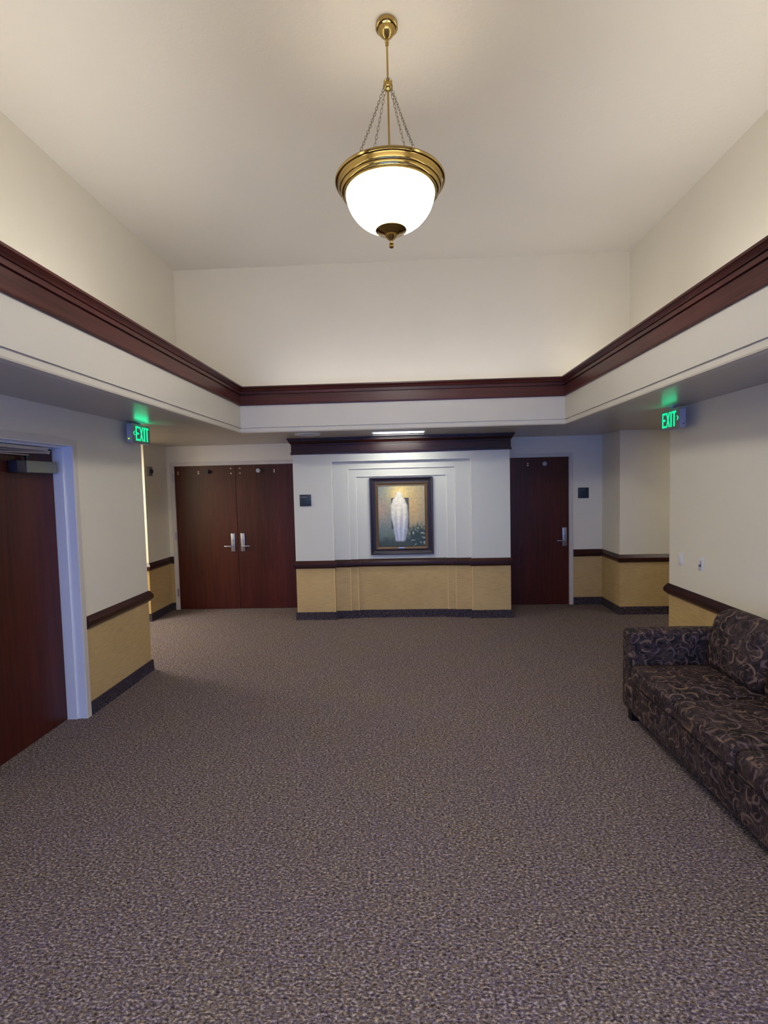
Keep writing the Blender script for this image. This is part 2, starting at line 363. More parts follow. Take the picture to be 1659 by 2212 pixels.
wc_ = bpy.data.objects['wall_center']
M['highlight'] = plain('highlight_paint', (240, 238, 224), .35); M['highlight_tan'] = plain('highlight_tan', (226, 194, 132), .5)
for (xl, xr, zt, k) in ((R1l, R1r, R1z, 0), (R2l, R2r, R2z, 1), (R3l, R3r, R3z, 2)):  # pale strips: bright highlights along the step edges, put into colour
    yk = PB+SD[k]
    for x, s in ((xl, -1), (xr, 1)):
        obj('edge_highlight', B(min(x, x+s*.009), max(x, x+s*.009), yk-.0025, yk+.003, RT, zt, bev=.001, seg=1), M['highlight'], wc_)
        obj('edge_highlight', B(min(x, x+s*.009), max(x, x+s*.009), yk-.0025, yk+.003, .10, RB, bev=.001, seg=1), M['highlight_tan'], wc_)
    obj('edge_highlight', B(xl, xr, yk-.0025, yk+.003, zt, zt+.006, bev=.001, seg=1), M['highlight'], wc_)
# soffit, fascia, ledge, raised tray
bm = bmesh.new()
for r_ in (rect(-HX, SL+.0, YN, DB+.1), rect(SR, HX, YN, DB+.1), rect(SL, SR, SB, DB+.1), rect(SL, SR, YN, SN)): prism(bm, r_, ZS, ZS+.012)
bm.free(); bm = bmesh.new()
LX0, LX1, LYa, LYb = -.375, .258, 5.975, 6.40
for r_ in (rect(-HX, SL, YN, DB+.1), rect(SR, HX, YN, DB+.1), rect(SL, LX0, SB, DB+.1), rect(LX1, SR, SB, DB+.1), rect(LX0, LX1, SB, LYa), rect(LX0, LX1, LYb, DB+.1), rect(SL, SR, YN, SN)): prism(bm, r_, ZS, ZS+.012)
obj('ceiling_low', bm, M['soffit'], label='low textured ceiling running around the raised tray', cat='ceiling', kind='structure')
ring = [(SL, SN), (SL, SB), (SR, SB), (SR, SN)]        # travel order; room (tray) side is to the right
side = ('left', 'back', 'right', 'front')
fprof = [(-.012, ZS-.001), (-.012, ZT), (0, ZT), (0, 2.90), (-.06, 2.90), (-.06, ZS-.001)]
for i in range(4):
    obj('trim_%d' % (i+1), sweep(bmesh.new(), ring, fprof, True, i), M['fascia'], label='cream fascia band with a shadow groove on the %s side of the ceiling tray' % side[i], cat='fascia', kind='structure')
cprof = [(0, ZK), (.016, ZK), (.018, ZK+.004), (.018, ZK+.014), (.012, ZK+.018), (.014, 2.850), (.008, 2.853), (.008, 2.857), (.024, 2.859), (.026, 2.886),
         (.020, 2.889), (.020, 2.892), (.030, 2.894), (.034, 2.902), (.030, 2.910), (.036, 2.918), (.046, 2.926), (.052, 2.929), (.052, ZKT), (0, ZKT)]
for i in range(4):
    obj('trim_%d' % (i+5), sweep(bmesh.new(), ring, cprof, True, i), M['crown_x' if i % 2 else 'crown_y'], smooth=True, label='dark cherry crown moulding on the %s side of the ceiling tray' % side[i], cat='crown moulding', kind='structure')
uring = [(UL, UN), (UL, UB), (UR, UB), (UR, UN)]
bm = bmesh.new()
sweep(bm, ring, [(-.061, 2.88), (-.061, 2.895), (-1.2, 2.895), (-1.2, 2.88)], True)
obj('trim_9', bm, M['fascia'], label='ledge hidden behind the crown moulding', cat='ledge', kind='structure')
for i in range(4):
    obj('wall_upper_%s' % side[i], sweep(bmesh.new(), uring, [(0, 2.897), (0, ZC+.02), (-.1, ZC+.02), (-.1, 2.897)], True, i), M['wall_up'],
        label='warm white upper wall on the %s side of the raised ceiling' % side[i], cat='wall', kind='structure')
obj('ceiling', B(UL-.1, UR+.1, UN-.1, UB+.1, ZC, ZC+.1), M['ceiling'], label='high textured cream ceiling above the pendant', cat='ceiling', kind='structure')

# crown on the feature wall
pprof = [(0, 2.2114), (.020, 2.2114), (.022, 2.216), (.022, 2.234), (.014, 2.238), (.012, 2.330), (.016, 2.334), (.016, 2.350), (.026, 2.354), (.040, 2.380), (.046, 2.384), (.046, 2.400),
         (.058, 2.404), (.058, 2.4235), (0, 2.4235)]
ppath = [(P0, DB-.002), (P0, PB), (P1, PB), (P1, DB-.002)]
rp = ppath[::1]
obj('trim_10', sweep(bmesh.new(), rp, pprof), M['rail_x'], smooth=True, label='dark cherry crown moulding above the framed picture', cat='crown moulding', kind='structure')
# chair rails and carpet bases: paths travel so that the room lies to the right
rprof = [(0, RB), (.009, RB), (.034, RB+.026), (.036, RB+.032), (.036, RT-.042), (.033, RT-.038), (.011, RT-.003), (.008, RT), (0, RT)]
bprof = [(0, 0), (.022, 0), (.017, .012), (.014, .10), (.010, .104), (0, .104)]
pan = [(P0, DB)]
for a, b, k in xs: pan += [(a, PB+SD[k]), (b, PB+SD[k])]
pan += [(P1, DB)]
runs = [('left', [(XL, D1B+.054), (XL, LY), (-HX, LY)], 'on the left wall past the near door', 'rail_y'),
        ('left_front', [(XL, YN), (XL, D1A-.054)], 'on the left wall behind the near door', 'rail_y'),
        ('right', [(HX, RY), (XR, RY), (XR, YN)], 'on the right wall behind the sofa', 'rail_y'),
        ('back_left', [(-HX, NLY), (NLX, NLY), (NLX, DB), (DD0-.054, DB)], 'around the alcove left of the double door', 'rail_y'),
        ('center', pan, 'stepping across the feature wall under the picture', 'rail_x'),
        ('back_right', [(DS1+.054, DB), (NRX, DB), (NRX, NRY), (HX, NRY)], 'around the alcove right of the single door', 'rail_x')]
for i, (sn, path, txt, mt) in enumerate(runs):
    obj('trim_%d' % (i+11), sweep(bmesh.new(), path, rprof), M[mt], label='dark cherry chair rail '+txt, cat='chair rail', kind='structure')
    obj('baseboard_'+sn, sweep(bmesh.new(), path, bprof), M['base'], label='dark carpet base strip '+txt.replace('under the picture', 'at the floor'), cat='baseboard', kind='structure')

# ================================================================== DOORS
def lockset(leaf, x, y, z, s, horiz=1, par=None):
    """escutcheon centred x, face y, lever pointing s along x"""
    bm = B(x-.033, x+.033, y-.014, y, z-.137, z+.137, bev=.010, seg=3)
    obj('lock_plate', bm, M['chrome'], leaf, smooth=True)
    bm = cyl(bmesh.new(), (x, y-.019, z+.030), .017, .012, 1); cyl(bm, (x, y-.027, z+.030), .011, .008, 1)
    obj('lock_cylinder', bm, M['chrome'], leaf, smooth=True)
    bm = cyl(bmesh.new(), (x, y-.028, z-.052), .017, .03, 1)
    box(bm, min(x, x+s*.12), max(x, x+s*.12), y-.060, y-.042, z-.064, z-.042, bev=.007, seg=3)
    obj('lever', bm, M['chrome'], leaf, smooth=True)
def screws(leaf, x, y, zs):
    for z in zs: obj('screw', cyl(bmesh.new(), (x, y-.003, z), .0105, .006, 1, 12, .008), M['screw'], leaf, smooth=True)
def armature(leaf, x, y, z, mat, d=.06):
    bm = cyl(bmesh.new(), (x, y-d/2, z), .026, d, 1, 24); cyl(bm, (x, y-d-.003, z), .030, .010, 1, 24)
    obj('hold_open_catch', bm, M[mat], leaf, smooth=True)
def frame_back(parent, x0, x1):
    bm = bmesh.new(); w_ = .052; f0 = DB-.014
    box(bm, x0-w_, x0, f0, DB, 0, DH+w_); box(bm, x1, x1+w_, f0, DB, 0, DH+w_); box(bm, x0, x1, f0, DB, DH, DH+w_)
    # returns into the opening
    box(bm, x0, x0+.004, DB, DB+.1, 0, DH); box(bm, x1-.004, x1, DB, DB+.1, 0, DH); box(bm, x0+.004, x1-.004, DB, DB+.1, DH-.004, DH)
    box(bm, x0+.004, x0+.025, DB+.055, DB+.1, 0, DH-.004); box(bm, x1-.025, x1-.004, DB+.055, DB+.1, 0, DH-.004); box(bm, x0+.025, x1-.025, DB+.055, DB+.1, DH-.03, DH-.004)
    if x1-x0 > 1.2: box(bm, (x0+x1)/2-.03, (x0+x1)/2+.03, DB+.053, DB+.06, 0, DH-.03)
    box(bm, x0, x1, DB+.05, DB+.1, -.02, .004)
    obj('door_frame', bm, M['frame'], parent, label='cream painted steel frame')
def hinges(parent, x):
    for z in (1.96, 1.10, .26):
        bm = cyl(bmesh.new(), (x-.004, DB-.020, z), .008, .115, 2, 12)
        box(bm, x-.020, x-.004, DB-.018, DB-.014, z-.057, z+.057)
        obj('hinge', bm, M['chrome'], parent, smooth=True)
d2 = root('door_2', (DD0+DW, DB, 0), label='cherry double door with two levers in the left alcove', cat='door', kind='structure')
frame_back(d2, DD0, DD1); hinges(d2, DD0)
yf = DB+.006
la = obj('door_leaf', B(DD0+.006, DD0+DW-.002, yf, yf+.045, .003, DH-.006, bev=.002, seg=1), M['door'], d2)
lb = obj('door_leaf', B(DD0+DW+.002, DD1-.006, yf, yf+.045, .003, DH-.006, bev=.002, seg=1), M['door'], d2)
lockset(la, -2.543, yf, .992, -1); lockset(lb, -2.397, yf, .992, 1)
screws(la, -3.325, yf, (2.045, 2.018)); screws(la, -3.020, yf, (2.045, 2.018)); screws(la, -2.536, yf, (2.082, 2.010))
screws(lb, -2.400, yf, (2.082, 2.010)); screws(lb, -1.895, yf, (2.045, 2.018))
armature(la, -2.875, yf, 2.040, 'black'); armature(lb, -2.115, yf, 2.040, 'grey_pl')
d3 = root('door_3', (DR-DW/2, DB, 0), label='single cherry door with one lever in the right alcove', cat='door', kind='structure')
frame_back(d3, DS0, DS1)
lc = obj('door_leaf', B(DS0+.006, DS1-.006, yf, yf+.045, .003, DH-.006, bev=.002, seg=1), M['door'], d3)
lockset(lc, 2.288, yf, .985, -1); screws(lc, 1.775, yf, (2.045, 2.018)); armature(lc, 2.005, yf, 2.035, 'grey_pl', .03)
# near left door, seen edge-on in the left wall
d1 = root('door_1', (XL-.13, 3.3, 0), label='near cherry door with a grey closer in the left wall', cat='door', kind='structure')
bm = bmesh.new(); w_ = .048; XD = XL-.138
box(bm, XL, XL+.014, D1B, D1B+w_, 0, D1H+w_); box(bm, XL, XL+.014, D1A-w_, D1A, 0, D1H+w_); box(bm, XL, XL+.014, D1A, D1B, D1H, D1H+w_)
obj('door_frame', bm, M['frame'], d1, label='cream painted frame face')
bm = bmesh.new()
for ya, yb_, s in ((D1B, D1B-.006, -1), (D1A, D1A+.006, 1)):
    box(bm, XL-.062, XL+.013, min(ya, yb_), max(ya, yb_), 0, D1H-.006)
    y2 = ya+s*.020; box(bm, XL-.155, XL-.062, min(ya, y2), max(ya, y2), 0, D1H)
box(bm, XL-.062, XL+.013, D1A, D1B, D1H-.006, D1H); box(bm, XL-.155, XL-.062, D1A+.020, D1B-.020, D1H-.020, D1H)
obj('door_jamb', bm, M['jamb'], d1, label='white stepped jamb inside the opening')
l1 = obj('door_leaf', B(XD-.045, XD, D1A+.021, D1B-.021, .003, D1H-.024, bev=.002, seg=1), M['door'], d1)
bm = B(XD, XD+.070, 3.385, 3.690, 1.935, 2.020, bev=.006)
obj('closer_body', bm, M['closer'], l1, smooth=True)
obj('closer_end_cap', B(XD, XD+.069, 3.300, 3.384, 1.936, 2.019, bev=.006), M['closer_d'], l1, smooth=True, label='dark end cap')
bm = cyl(bmesh.new(), (XD+.035, 3.440, 2.032), .016, .024, 2, 16); cyl(bm, (XD+.035, 3.440, 2.050), .022, .012, 2, 16)
obj('closer_spindle', bm, M['black'], l1, smooth=True)
bm = bmesh.new(); box(bm, XD+.022, XD+.048, 2.98, 3.445, 2.056, 2.064, bev=.002, seg=1)
rod(bm, (XD+.035, 3.00, 2.066), (XD+.055, 3.62, 2.084), .007); rod(bm, (XD+.012, 3.02, 2.090), (XD+.050, 3.62, 2.092), .008)
cyl(bm, (XD+.052, 3.62, 2.088), .014, .022, 2, 14)
obj('closer_arm', bm, M['arm'], l1, smooth=True)
bm = B(XD+.022, XD+.074, 3.10, 3.60, 2.098, 2.122, bev=.002, seg=1); box(bm, XD+.030, XD+.070, 3.555, 3.630, 2.094, 2.100, bev=.001, seg=1)
obj('arm_bracket', bm, M['arm'], l1)
bm = B(XD, XD+.014, 2.935-.033, 2.935+.033, .855, 1.13, bev=.005); cyl(bm, (XD+.03, 2.935, .94), .014, .03, 0); box(bm, XD+.042, XD+.060, 2.93, 3.05, .929, .951, bev=.006)
obj('lever', bm, M['chrome'], l1, smooth=True)

# ================================================================== FRAMED PICTURE
PX0, PX1, PZ0, PZ1 = -.462, .378, .856, 1.886
YP = PB+SD[3]
pic = root('framed_picture', ((PX0+PX1)/2, YP, PZ0), label='dark framed painting of a pale upright form on a golden ground', cat='picture')
def frame_ring(x0, x1, z0, z1, prof):      # prof: (inset, y) closed loop
    bm = bmesh.new(); loops = []
    for ins, y in prof:
        loops.append([bm.verts.new(c) for c in ((x0+ins, y, z0+ins), (x1-ins, y, z0+ins), (x1-ins, y, z1-ins), (x0+ins, y, z1-ins))])
    n = len(loops)
    for i in range(n):
        a, b = loops[i], loops[(i+1) % n]
        for j in range(4): bm.faces.new((a[j], a[(j+1) % 4], b[(j+1) % 4], b[j]))
    return bm
y0 = YP-.001
obj('frame', frame_ring(PX0, PX1, PZ0, PZ1, [(0, y0), (0, y0-.046), (.006, y0-.052), (.014, y0-.052), (.026, y0-.040), (.050, y0-.034), (.070, y0-.036), (.072, y0)]), M['pic_dark'], pic, label='dark plum outer frame')
obj('inner_frame', frame_ring(PX0+.072, PX1-.072, PZ0+.072, PZ1-.072, [(0, y0), (0, y0-.040), (.006, y0-.041), (.010, y0-.034), (.030, y0-.026), (.036, y0-.028), (.038, y0)]), M['pic_gold'], pic, label='carved bronze inner frame')
# canvas: a plain generic painting, same colours, painted as vertex colours
def sm(a, b, x): t = max(0, min(1, (x-a)/(b-a))); return t*t*(3-2*t)
def mixc(a, b, t): return tuple(p*(1-t)+q*t for p, q in zip(a, b))
from mathutils import noise as mn
def canvas(u, v):
    n1 = mn.noise(Vector((u*3, v*3, 1)))*.5+mn.noise(Vector((u*9, v*9, 4)))*.3
    n2 = mn.noise(Vector((u*22, v*26, 7)))
    c = mixc((128, 138, 132), (172, 158, 120), sm(.2, .8, u+n1*.4))
    c = mixc((104, 120, 110), c, sm(.0, .5, v+n1*.3))
    g = math.exp(-(((u-.47)/.28)**2+((v-.86)/.22)**2)); c = mixc(c, (250, 220, 140), min(1, g*1.05))
    g = math.exp(-(((u-.76)/.13)**2+((v-.62)/.28)**2)); c = mixc(c, (216, 178, 116), g*.7)
    g = sm(.36, .05, u)*sm(.95, .6, v)*sm(.25, .6, v); c = mixc(c, (190, 160, 134), g*.8)
    c = mixc(c, (56, 66, 54), sm(.20, .04, v+n1*.10)*.85)
    # pale upright cloth-like form on a dark opening
    if .28 < v < .80 and .27 < u < .67: c = mixc(c, (70, 66, 58), sm(.27, .29, u)*sm(.67, .65, u)*.9)
    kv = ((.05, .09), (.12, .11), (.30, .15), (.50, .185), (.66, .18), (.76, .14), (.82, .075), (.88, .055), (.93, .035))
    hw = .01
    for (va, ha), (vb, hb_) in zip(kv, kv[1:]):
        if va <= v <= vb: hw = ha+(hb_-ha)*sm(va, vb, v)
    cx = .46+.012*math.sin(v*7)
    d = abs(u-cx-n1*.02)/hw
    if .06 < v < .93:
        t = sm(1.10, .90, d)*sm(.06, .10, v)*sm(.93, .88, v)
        q_ = (u-cx)/hw; fold = .5+.5*math.sin(q_*9+math.sin(v*8)*1.2+n1*2)
        wc = mixc((250, 244, 222), (200, 208, 226), sm(.6, .15, v)); wc = mixc(wc, (138, 142, 156), fold*.45*sm(.80, .35, v)+.22*sm(.5, 1, d))
        c = mixc(c, wc, t)
    g = sm(.32, .12, math.hypot((u-.86)*1.0, (v-.14)*1.25)+n2*.10); c = mixc(c, (44, 60, 48), g*.9)
    if g > .3 and n2 > .36: c = mixc(c, (200, 210, 190), .7)
    return mixc(c, tuple(x*1.08 for x in c), n2)
NX, NZ = 110, 140; bm = bmesh.new(); lay = bm.loops.layers.float_color.new('paint')
cx0, cx1, cz0, cz1 = PX0+.110, PX1-.110, PZ0+.110, PZ1-.110; yc = y0-.018
vs = [[bm.verts.new((cx0+(cx1-cx0)*i/NX, yc, cz0+(cz1-cz0)*j/NZ)) for i in range(NX+1)] for j in range(NZ+1)]
cc = [[s2l([max(0, min(255, q)) for q in canvas(i/NX, j/NZ)]) for i in range(NX+1)] for j in range(NZ+1)]
for j in range(NZ):
    for i in range(NX):
        f = bm.faces.new((vs[j][i], vs[j][i+1], vs[j+1][i+1], vs[j+1][i]))
        for lp, (a, b) in zip(f.loops, ((j, i), (j, i+1), (j+1, i+1), (j+1, i))): lp[lay] = cc[a][b]
back = [bm.verts.new(c) for c in ((cx0, y0, cz0), (cx1, y0, cz0), (cx1, y0, cz1), (cx0, y0, cz1))]
bm.faces.new(back)
mp_, nt, b = new_mat('painted_canvas'); at = nt.nodes.new('ShaderNodeVertexColor'); at.layer_name = 'paint'
nt.links.new(at.outputs[0], b.inputs['Base Color']); b.inputs['Roughness'].default_value = .45
obj('canvas', bm, mp_, pic, label='painting of a pale upright form, dark leaves at lower right')
obj('name_plate', B(-.095, -.012, y0-.048, y0-.034, PZ0+.083, PZ0+.096, bev=.001, seg=1), M['chrome'], pic, label='small silver plate on the lower frame')

# ================================================================== SIGNS AND SWITCHES
def text_mesh(body, size, loc, mat, parent, name='lettering'):
    cu = bpy.data.curves.new('txt', 'FONT'); cu.body = body; cu.size = size; cu.extrude = .0008; cu.resolution_u = 3
    t = bpy.data.objects.new('txt', cu); COL.objects.link(t); bpy.context.view_layer.update()
    me = bpy.data.meshes.new_from_object(t.evaluated_get(bpy.context.evaluated_depsgraph_get())); bpy.data.objects.remove(t)
    me.transform(Matrix.Translation(loc) @ Matrix.Rotation(PI/2, 4, 'X')); me.materials.clear(); me.materials.append(mat)
    o = link(bpy.data.objects.new(name, me)); o.parent = parent; o.matrix_parent_inverse = Matrix.Translation(-ORI[parent.name]); return o
s1 = root('door_sign', (-1.312, PB, 1.530), label='small square slate sign reading Chapel left of the picture', cat='sign')
obj('sign_plate', B(-1.388, -1.236, PB-.010, PB-.0005, 1.530, 1.684, bev=.004), M['slate'], s1, smooth=True)
text_mesh('Chapel', .031, (-1.378, PB-.0105, 1.645), M['slate_t'], s1)
s2 = root('door_sign', (2.554, DB, 1.532), label='small square slate sign right of the single door', cat='sign')
obj('sign_plate', B(2.478, 2.630, DB-.010, DB-.0005, 1.532, 1.684, bev=.004), M['slate'], s2, smooth=True)
bm = bmesh.new(); random.seed(9)
for z, n in ((1.656, 8), (1.636, 7)):
    x = 2.497
    for k in range(n): w2 = random.uniform(.005, .010); box(bm, x, x+w2, DB-.0114, DB-.0100, z, z+random.choice((.010, .014))); x += w2+.003
box(bm, 2.500, 2.516, DB-.0114, DB-.0100, 1.547, 1.562)
obj('lettering', bm, M['slate_f'], s2, label='faint raised lettering', kind='stuff')
def plate(y, z, label, cat, toggle):
    r_ = root('light_switch', (XR, y, z), label=label, cat=cat)
    obj('cover_plate', B(XR-.007, XR-.0005, y-.037, y+.037, z-.058, z+.058, bev=.003), M['white_pl'], r_, smooth=True)
    if toggle == 'rocker':
        obj('rocker', B(XR-.012, XR-.0065, y-.017, y+.017, z-.034, z+.034, bev=.002), M['white_pl'], r_, smooth=True)
    else:
        bm = B(XR-.009, XR-.0065, y-.004, y+.004, z-.010, z+.026, bev=.001, seg=1); box(bm, XR-.020, XR-.0085, y-.010, y+.010, z-.022, z-.004, bev=.003)
        obj('toggle', bm, M['blue_pl'], r_, smooth=True, label='dark blue grey toggle')
plate(4.588, 1.058, 'white rocker switch on the right wall nearest the hall corner', 'switch', 'rocker')
plate(4.274, 1.062, 'white switch plate with dark toggle on the right wall above the sofa', 'switch', 'toggle')

# ---- exit signs
E_ = [[(0, 0), (1, 0), (1, .13), (.30, .13), (.30, .435), (.9, .435), (.9, .565), (.30, .565), (.30, .87), (1, .87), (1, 1), (0, 1)]]
X_ = [[(0, 0), (.27, 0), (.5, .38), (.73, 0), (1, 0), (.64, .5), (1, 1), (.73, 1), (.5, .62), (.27, 1), (0, 1), (.36, .5)]]
I_ = [[(.0, 0), (1, 0), (1, 1), (0, 1)]]
T_ = [[(.33, 0), (.67, 0), (.67, .87), (1, .87), (1, 1), (0, 1), (0, .87), (.33, .87)]]
def exit_sign(xf, ya, yb, z0, z1, s, arrow, label):
    """face plane x=xf looking along s*x; text runs left to right for someone facing it"""
    th = .048; r_ = root('exit_sign', (xf-s*th/2, (ya+yb)/2, z0), label=label, cat='exit sign')
    xb = xf-s*th
    bm = B(min(xb, xf), max(xb, xf), ya, yb, z0, z1)
    es = [e for e in bm.edges if abs((e.verts[0].co-e.verts[1].co).x) > .01]
    bmesh.ops.bevel(bm, geom=es, offset=.022, segments=5, affect='EDGES', profile=.5)
    obj('housing', bm, M['grey_pl'], r_, smooth=True)
    bm = B(min(xf, xf+s*.003), max(xf, xf+s*.003), ya+.004, yb-.004, z0+.004, z1-.004)
    es = [e for e in bm.edges if abs((e.verts[0].co-e.verts[1].co).x) > .001]
    bmesh.ops.bevel(bm, geom=es, offset=.019, segments=5, affect='EDGES', profile=.5)
    obj('face_plate', bm, M['face_pl'], r_, smooth=True)
    bm = cyl(bmesh.new(), (xf-s*th/2, (ya+yb)/2, (z1+ZS)/2), .022, ZS-z1, 2, 20)
    b2 = lathe(bm, 0, 0, [(0, ZS-.001), (.058, ZS-.001), (.056, ZS-.006), (.030, ZS-.010), (0, ZS-.010)], 32)
    for v in b2.verts:
        if v.co.z > ZS-.0105 and abs(v.co.x) < .07 and abs(v.co.y) < .07: v.co += Vector((xf-s*th/2, (ya+yb)/2, 0))
    obj('canopy', b2, M['grey_pl'], r_, smooth=True)
    # viewer facing the sign from +s side: reading direction along y
    dirn = -s if False else s          # s=+1 (face to +x): reader looks toward -x, text runs toward +y
    W = yb-ya; H = z1-z0
    start = ya if dirn > 0 else yb
    def Y(t): return start+dirn*t*W
    lay = [(E_, .185, .185), (X_, .395, .20), (I_, .625, .062), (T_, .715, .19)] if arrow == '<' else [(E_, .095, .185), (X_, .305, .20), (I_, .535, .062), (T_, .625, .19)]
    for shp, u0, wd in lay:
        for pg in shp: obj('letter', poly3(bmesh.new(), [(xf+s*.003, Y(u0+wd*a), z0+H*(.13+.74*b)) for a, b in pg], (s*.0012, 0, 0)), M['green'], r_)
    if arrow == '<': ch = [(.055, .5), (.115, .62), (.145, .60), (.093, .5), (.145, .40), (.115, .38)]
    else: ch = [(.945, .5), (.885, .62), (.855, .60), (.907, .5), (.855, .40), (.885, .38)]
    obj('arrow', poly3(bmesh.new(), [(xf+s*.003, Y(a), z0+H*b) for a, b in ch], (s*.0012, 0, 0)), M['green'], r_)
    obj('indicator_light', cyl(bmesh.new(), (xf-s*th*.62, ya-.002, z0+.035), .005, .006, 1, 12), M['led'] if arrow == '<' else M['black'], r_)
    # light spilling from the edge-lit face onto the ceiling
    a = area('exit_sign_glow', (xf+s*.006, (ya+yb)/2, z1-.03), (0, s*math.radians(-115), 0), .05, .24, .27 if arrow == '<' else .14, (.0, 1, .42)); a.parent = r_
    a.matrix_parent_inverse = Matrix.Translation(-ORI[r_.name])
exit_sign(-2.450, 4.452, 4.772, 2.228, 2.405, 1, '<', 'green lit EXIT sign with left arrow hanging by the left wall corner')
exit_sign(2.350, 4.368, 4.682, 2.216, 2.392, -1, '>', 'green lit EXIT sign with right arrow hanging by the right wall corner')

# ---- door holders on the alcove wall
hb = root('door_holder', (NLX, 6.72, 2.0), label='small grey magnetic door holder on the alcove wall left of the double door', cat='door holder')
obj('holder_box', B(NLX+.0005, NLX+.030, 6.67, 6.77, 1.985, 2.110, bev=.004), M['gbox'], hb, smooth=True)
obj('magnet', cyl(bmesh.new(), (NLX+.040, 6.72, 2.048), .030, .022, 0, 24), M['black'], hb, smooth=True, label='black round magnet')

# ---- recessed picture light and ceiling speaker
rl = root('recessed_light', (-.058, 6.19, ZS), label='rectangular recessed light in the low ceiling above the picture', cat='light')
bm = bmesh.new(); e = .018
box(bm, LX0-e, LX1+e, LYa-e, LYa, ZS-.006, ZS); box(bm, LX0-e, LX1+e, LYb, LYb+e, ZS-.006, ZS); box(bm, LX0-e, LX0, LYa, LYb, ZS-.006, ZS); box(bm, LX1, LX1+e, LYa, LYb, ZS-.006, ZS)
obj('trim_ring', bm, M['fixture'], rl)
bm = bmesh.new()
box(bm, LX0-.004, LX0, LYa, LYb, ZS, ZS+.13); box(bm, LX1, LX1+.004, LYa, LYb, ZS, ZS+.13); box(bm, LX0, LX1, LYa-.004, LYa, ZS, ZS+.13)
box(bm, LX0, LX1, LYb, LYb+.004, ZS, ZS+.13); box(bm, LX0, LX1, LYa, LYb, ZS+.13, ZS+.134)
obj('housing', bm, M['reflector'], rl)
obj('lamp_tube', rod(bmesh.new(), (LX0+.03, 6.04, ZS+.095), (LX1-.03, 6.04, ZS+.095), .013, 14), plain('lit_tube', (250, 250, 250), .3, emis=(.95, .97, 1), es=5), rl, smooth=True)
sp = root('ceiling_speaker', (-1.155, 6.05, ZS), label='flat round white grille in the low ceiling left of the recessed light', cat='speaker')
obj('grille', lathe(bmesh.new(), -1.155, 6.05, [(0, ZS-.008), (.125, ZS-.008), (.130, ZS-.004), (.130, ZS-.0005), (0, ZS-.0005)], 48), M['fixture'], sp, smooth=True)
obj('rim', lathe(bmesh.new(), -1.155, 6.05, [(.131, ZS-.0005), (.131, ZS-.012), (.150, ZS-.009), (.156, ZS-.0005)], 48), M['white_pl'], sp, smooth=True)

# ================================================================== PENDANT
cx, cy = -.046, 3.122
pn = root('pendant_light', (cx, cy, 3.231), label='brass pendant with a lit white glass bowl hanging from the high ceiling', cat='pendant light')
obj('canopy', lathe(bmesh.new(), cx, cy, [(0, ZC-.001), (.060, ZC-.001), (.066, ZC-.010), (.066, ZC-.030), (.060, ZC-.036), (.052, ZC-.038), (.048, ZC-.050), (.036, ZC-.070), (.018, ZC-.084), (.010, ZC-.090),
    (.013, ZC-.098), (.013, ZC-.108), (.008, ZC-.114), (.011, ZC-.122), (.008, ZC-.130), (0, ZC-.132)]), M['brass'], pn, smooth=True)
obj('stem', rod(bmesh.new(), (cx, cy, ZC-.128), (cx, cy, 3.42), .0062, 14), M['brass'], pn, smooth=True)
zh = 4.172
obj('hub', lathe(bmesh.new(), cx, cy, [(.007, zh+.036), (.020, zh+.034), (.026, zh+.026), (.020, zh+.018), (.028, zh+.008), (.030, zh-.004), (.024, zh-.018), (.010, zh-.026), (.007, zh-.027)], 32), M['brass'], pn, smooth=True)
zr = 3.612
obj('rim', lathe(bmesh.new(), cx, cy, [(.250, zr+.006), (.318, zr+.010), (.329, zr+.006), (.332, zr-.002), (.328, zr-.010), (.318, zr-.012), (.314, zr-.020), (.312, zr-.034), (.306, zr-.044), (.300, zr-.046), (.298, zr-.056),
    (.291, zr-.066), (.284, zr-.068), (.282, zr-.078), (.274, zr-.080), (.262, zr-.078), (.258, zr-.060), (.250, zr-.010), (.250, zr+.006)], 96), M['brass'], pn, smooth=True)
obj('light_block_pan', lathe(bmesh.new(), cx, cy, [(.008, zr-.014), (.232, zr-.014), (.236, zr-.022), (.232, zr-.026), (.008, zr-.026)], 48), M['white_pl'], pn, smooth=True, label='white pan added in the bowl top to block upward light')  # added unseen disc, holds the bowl's light off the ceiling
zg, zb, rg = zr-.066, 3.336, .268
gp = []
for i in range(21):
    t = i/20*PI/2; gp.append((rg*math.cos(t)**.82 if i < 20 else 0, zg-(zg-zb)*math.sin(t)**1.12))
gp2 = [(r*.975, z+.006) for r, z in gp[::-1]]
obj('glass_bowl', lathe(bmesh.new(), cx, cy, gp+gp2[1:]+[gp[0]], 96), M['bowl'], pn, smooth=True, label='glowing frosted white glass bowl')
obj('finial', lathe(bmesh.new(), cx, cy, [(0, zb+.012), (.030, zb+.010), (.080, zb+.006), (.094, zb+.002), (.095, zb-.005), (.088, zb-.010), (.074, zb-.013), (.068, zb-.018), (.052, zb-.021), (.044, zb-.026), (.036, zb-.030), (.037, zb-.038),
    (.030, zb-.048), (.016, zb-.060), (.009, zb-.068), (.008, zb-.074), (.014, zb-.079), (.014, zb-.084), (.009, zb-.088), (.015, zb-.094), (.014, zb-.103), (.008, zb-.108), (0, zb-.109)], 48), M['brass'], pn, smooth=True)
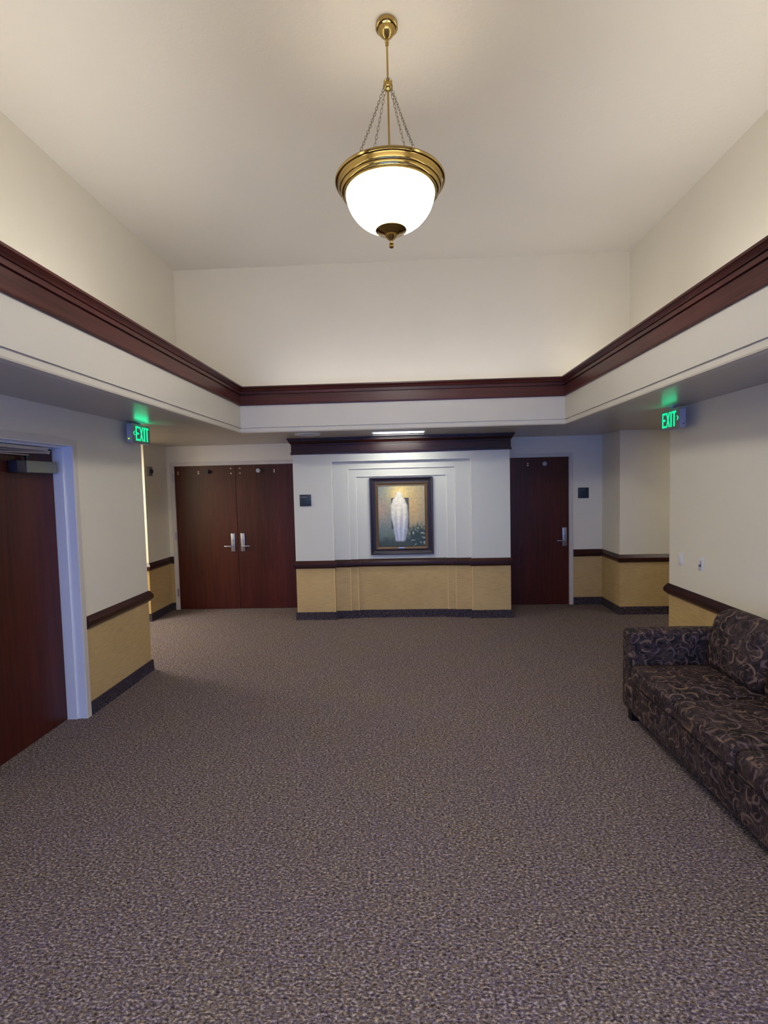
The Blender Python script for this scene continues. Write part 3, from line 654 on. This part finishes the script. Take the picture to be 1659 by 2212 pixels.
def link_mesh(bm, c, d, roll_, L=.0145, W=.0068, r=.0016):
    q = d.to_track_quat('Z', 'Y').to_matrix().to_4x4() @ Matrix.Rotation(roll_, 4, 'Z'); n = 10; k = 5; rings = []
    for i in range(n):
        t = 2*PI*i/n; p = Vector((W*math.cos(t), 0, L*math.sin(t))); nr = Vector((math.cos(t), 0, math.sin(t)))
        rings.append([bm.verts.new(Matrix.Translation(c) @ q @ (p+nr*(r*math.cos(2*PI*j/k))+Vector((0, r*math.sin(2*PI*j/k), 0)))) for j in range(k)])
    for i in range(n):
        for j in range(k): bm.faces.new((rings[i][j], rings[i][(j+1) % k], rings[(i+1) % n][(j+1) % k], rings[(i+1) % n][j]))
for k, (ang, rr) in enumerate(((-52, .235), (48, .225), (132, .225), (222, .215))):
    a = math.radians(ang); st = Vector((cx+.026*math.cos(a), cy+.026*math.sin(a), zh-.010)); en = Vector((cx+.262*math.cos(a), cy+.262*math.sin(a), zr+.010))
    d = (en-st); n = int(d.length/.0215); bm = bmesh.new()
    for i in range(n):
        t = (i+.5)/n; c = st+d*t-Vector((0, 0, .012*math.sin(PI*t))); link_mesh(bm, c, d.normalized(), PI/2*(i % 2)+.5)
    obj('chain', bm, M['chain'], pn, smooth=True)

# ================================================================== SOFA
def rbox(x0, x1, y0, y1, z0, z1, r, puff=(0, 0, 0), n=14, shear=0, zr0=0):
    bm = bmesh.new(); bmesh.ops.create_cube(bm, size=2); bmesh.ops.subdivide_edges(bm, edges=bm.edges[:], cuts=n, use_grid_fill=True)
    h = Vector(((x1-x0)/2, (y1-y0)/2, (z1-z0)/2)); c = Vector(((x0+x1)/2, (y0+y1)/2, (z0+z1)/2)); rr = Vector((r, r, r)) if not isinstance(r, tuple) else Vector(r)
    for v in bm.verts:
        p = Vector([math.copysign(1-(1-abs(q))**1.6, q) if abs(q) > 0 else 0 for q in v.co])  # crowd samples at the edges
        w3 = Vector((p.x*h.x, p.y*h.y, p.z*h.z)); inn = Vector([max(-(h[i]-rr[i]), min(h[i]-rr[i], w3[i])) for i in range(3)])
        d = Vector([(w3[i]-inn[i])/rr[i] if rr[i] else 0 for i in range(3)])
        if d.length > 1e-6:
            m_ = max(abs(q) for q in d); d = d.normalized()*m_ if d.length else d
        w3 = inn+Vector([d[i]*rr[i] for i in range(3)])
        u, v_, t = w3.x/h.x, w3.y/h.y, w3.z/h.z
        w3.x += puff[0]*u*(1-v_*v_)*(1-t*t); w3.y += puff[1]*v_*(1-u*u)*(1-t*t); w3.z += puff[2]*t*(1-u*u)*(1-v_*v_)
        w3.x += shear*(w3.z+h.z)
        v.co = c+w3
    return bm
so = root('sofa', (2.05, 2.76, 0), label='plum brown scroll-patterned three-seat sofa against the right wall', cat='sofa')
fab = M['fabric']; SX, SXB = 1.615, 2.462
YA, YB_ = 1.905, 3.63; AW = .15
obj('base_rail', rbox(SX+.006, SXB-.02, YA, YB_, .085, .305, .014), fab, so, smooth=True)
bk = rbox(2.30, SXB, YA-AW+.01, YB_+AW-.01, .10, .80, .045)
obj('back_panel', bk, fab, so, smooth=True)
for a in (YB_, YA-AW):
    obj('arm', rbox(SX, SXB-.02, a, a+AW, .085, .682, (.020, .050, .040), puff=(0, .006, .012)), fab, so, smooth=True)
cw = (YB_-YA)/3
for k in range(3):
    a = YA+k*cw
    obj('seat_cushion', rbox(SX-.008, 2.30, a+.003, a+cw-.003, .300, .447, (.045, .030, .045), puff=(.008, 0, .016)), fab, so, smooth=True)
    obj('back_cushion', rbox(2.100, 2.290, a+.004, a+cw-.004, .440, .862, (.085, .090, .095), puff=(.028, 0, .012), shear=.20), fab, so, smooth=True)
for x in (SX+.06, SXB-.08):
    for y in (YA-AW+.075, YB_+AW-.075): obj('leg', prism(bmesh.new(), rect(x-.028, x+.028, y-.028, y+.028), 0, .087), M['leg'], so)
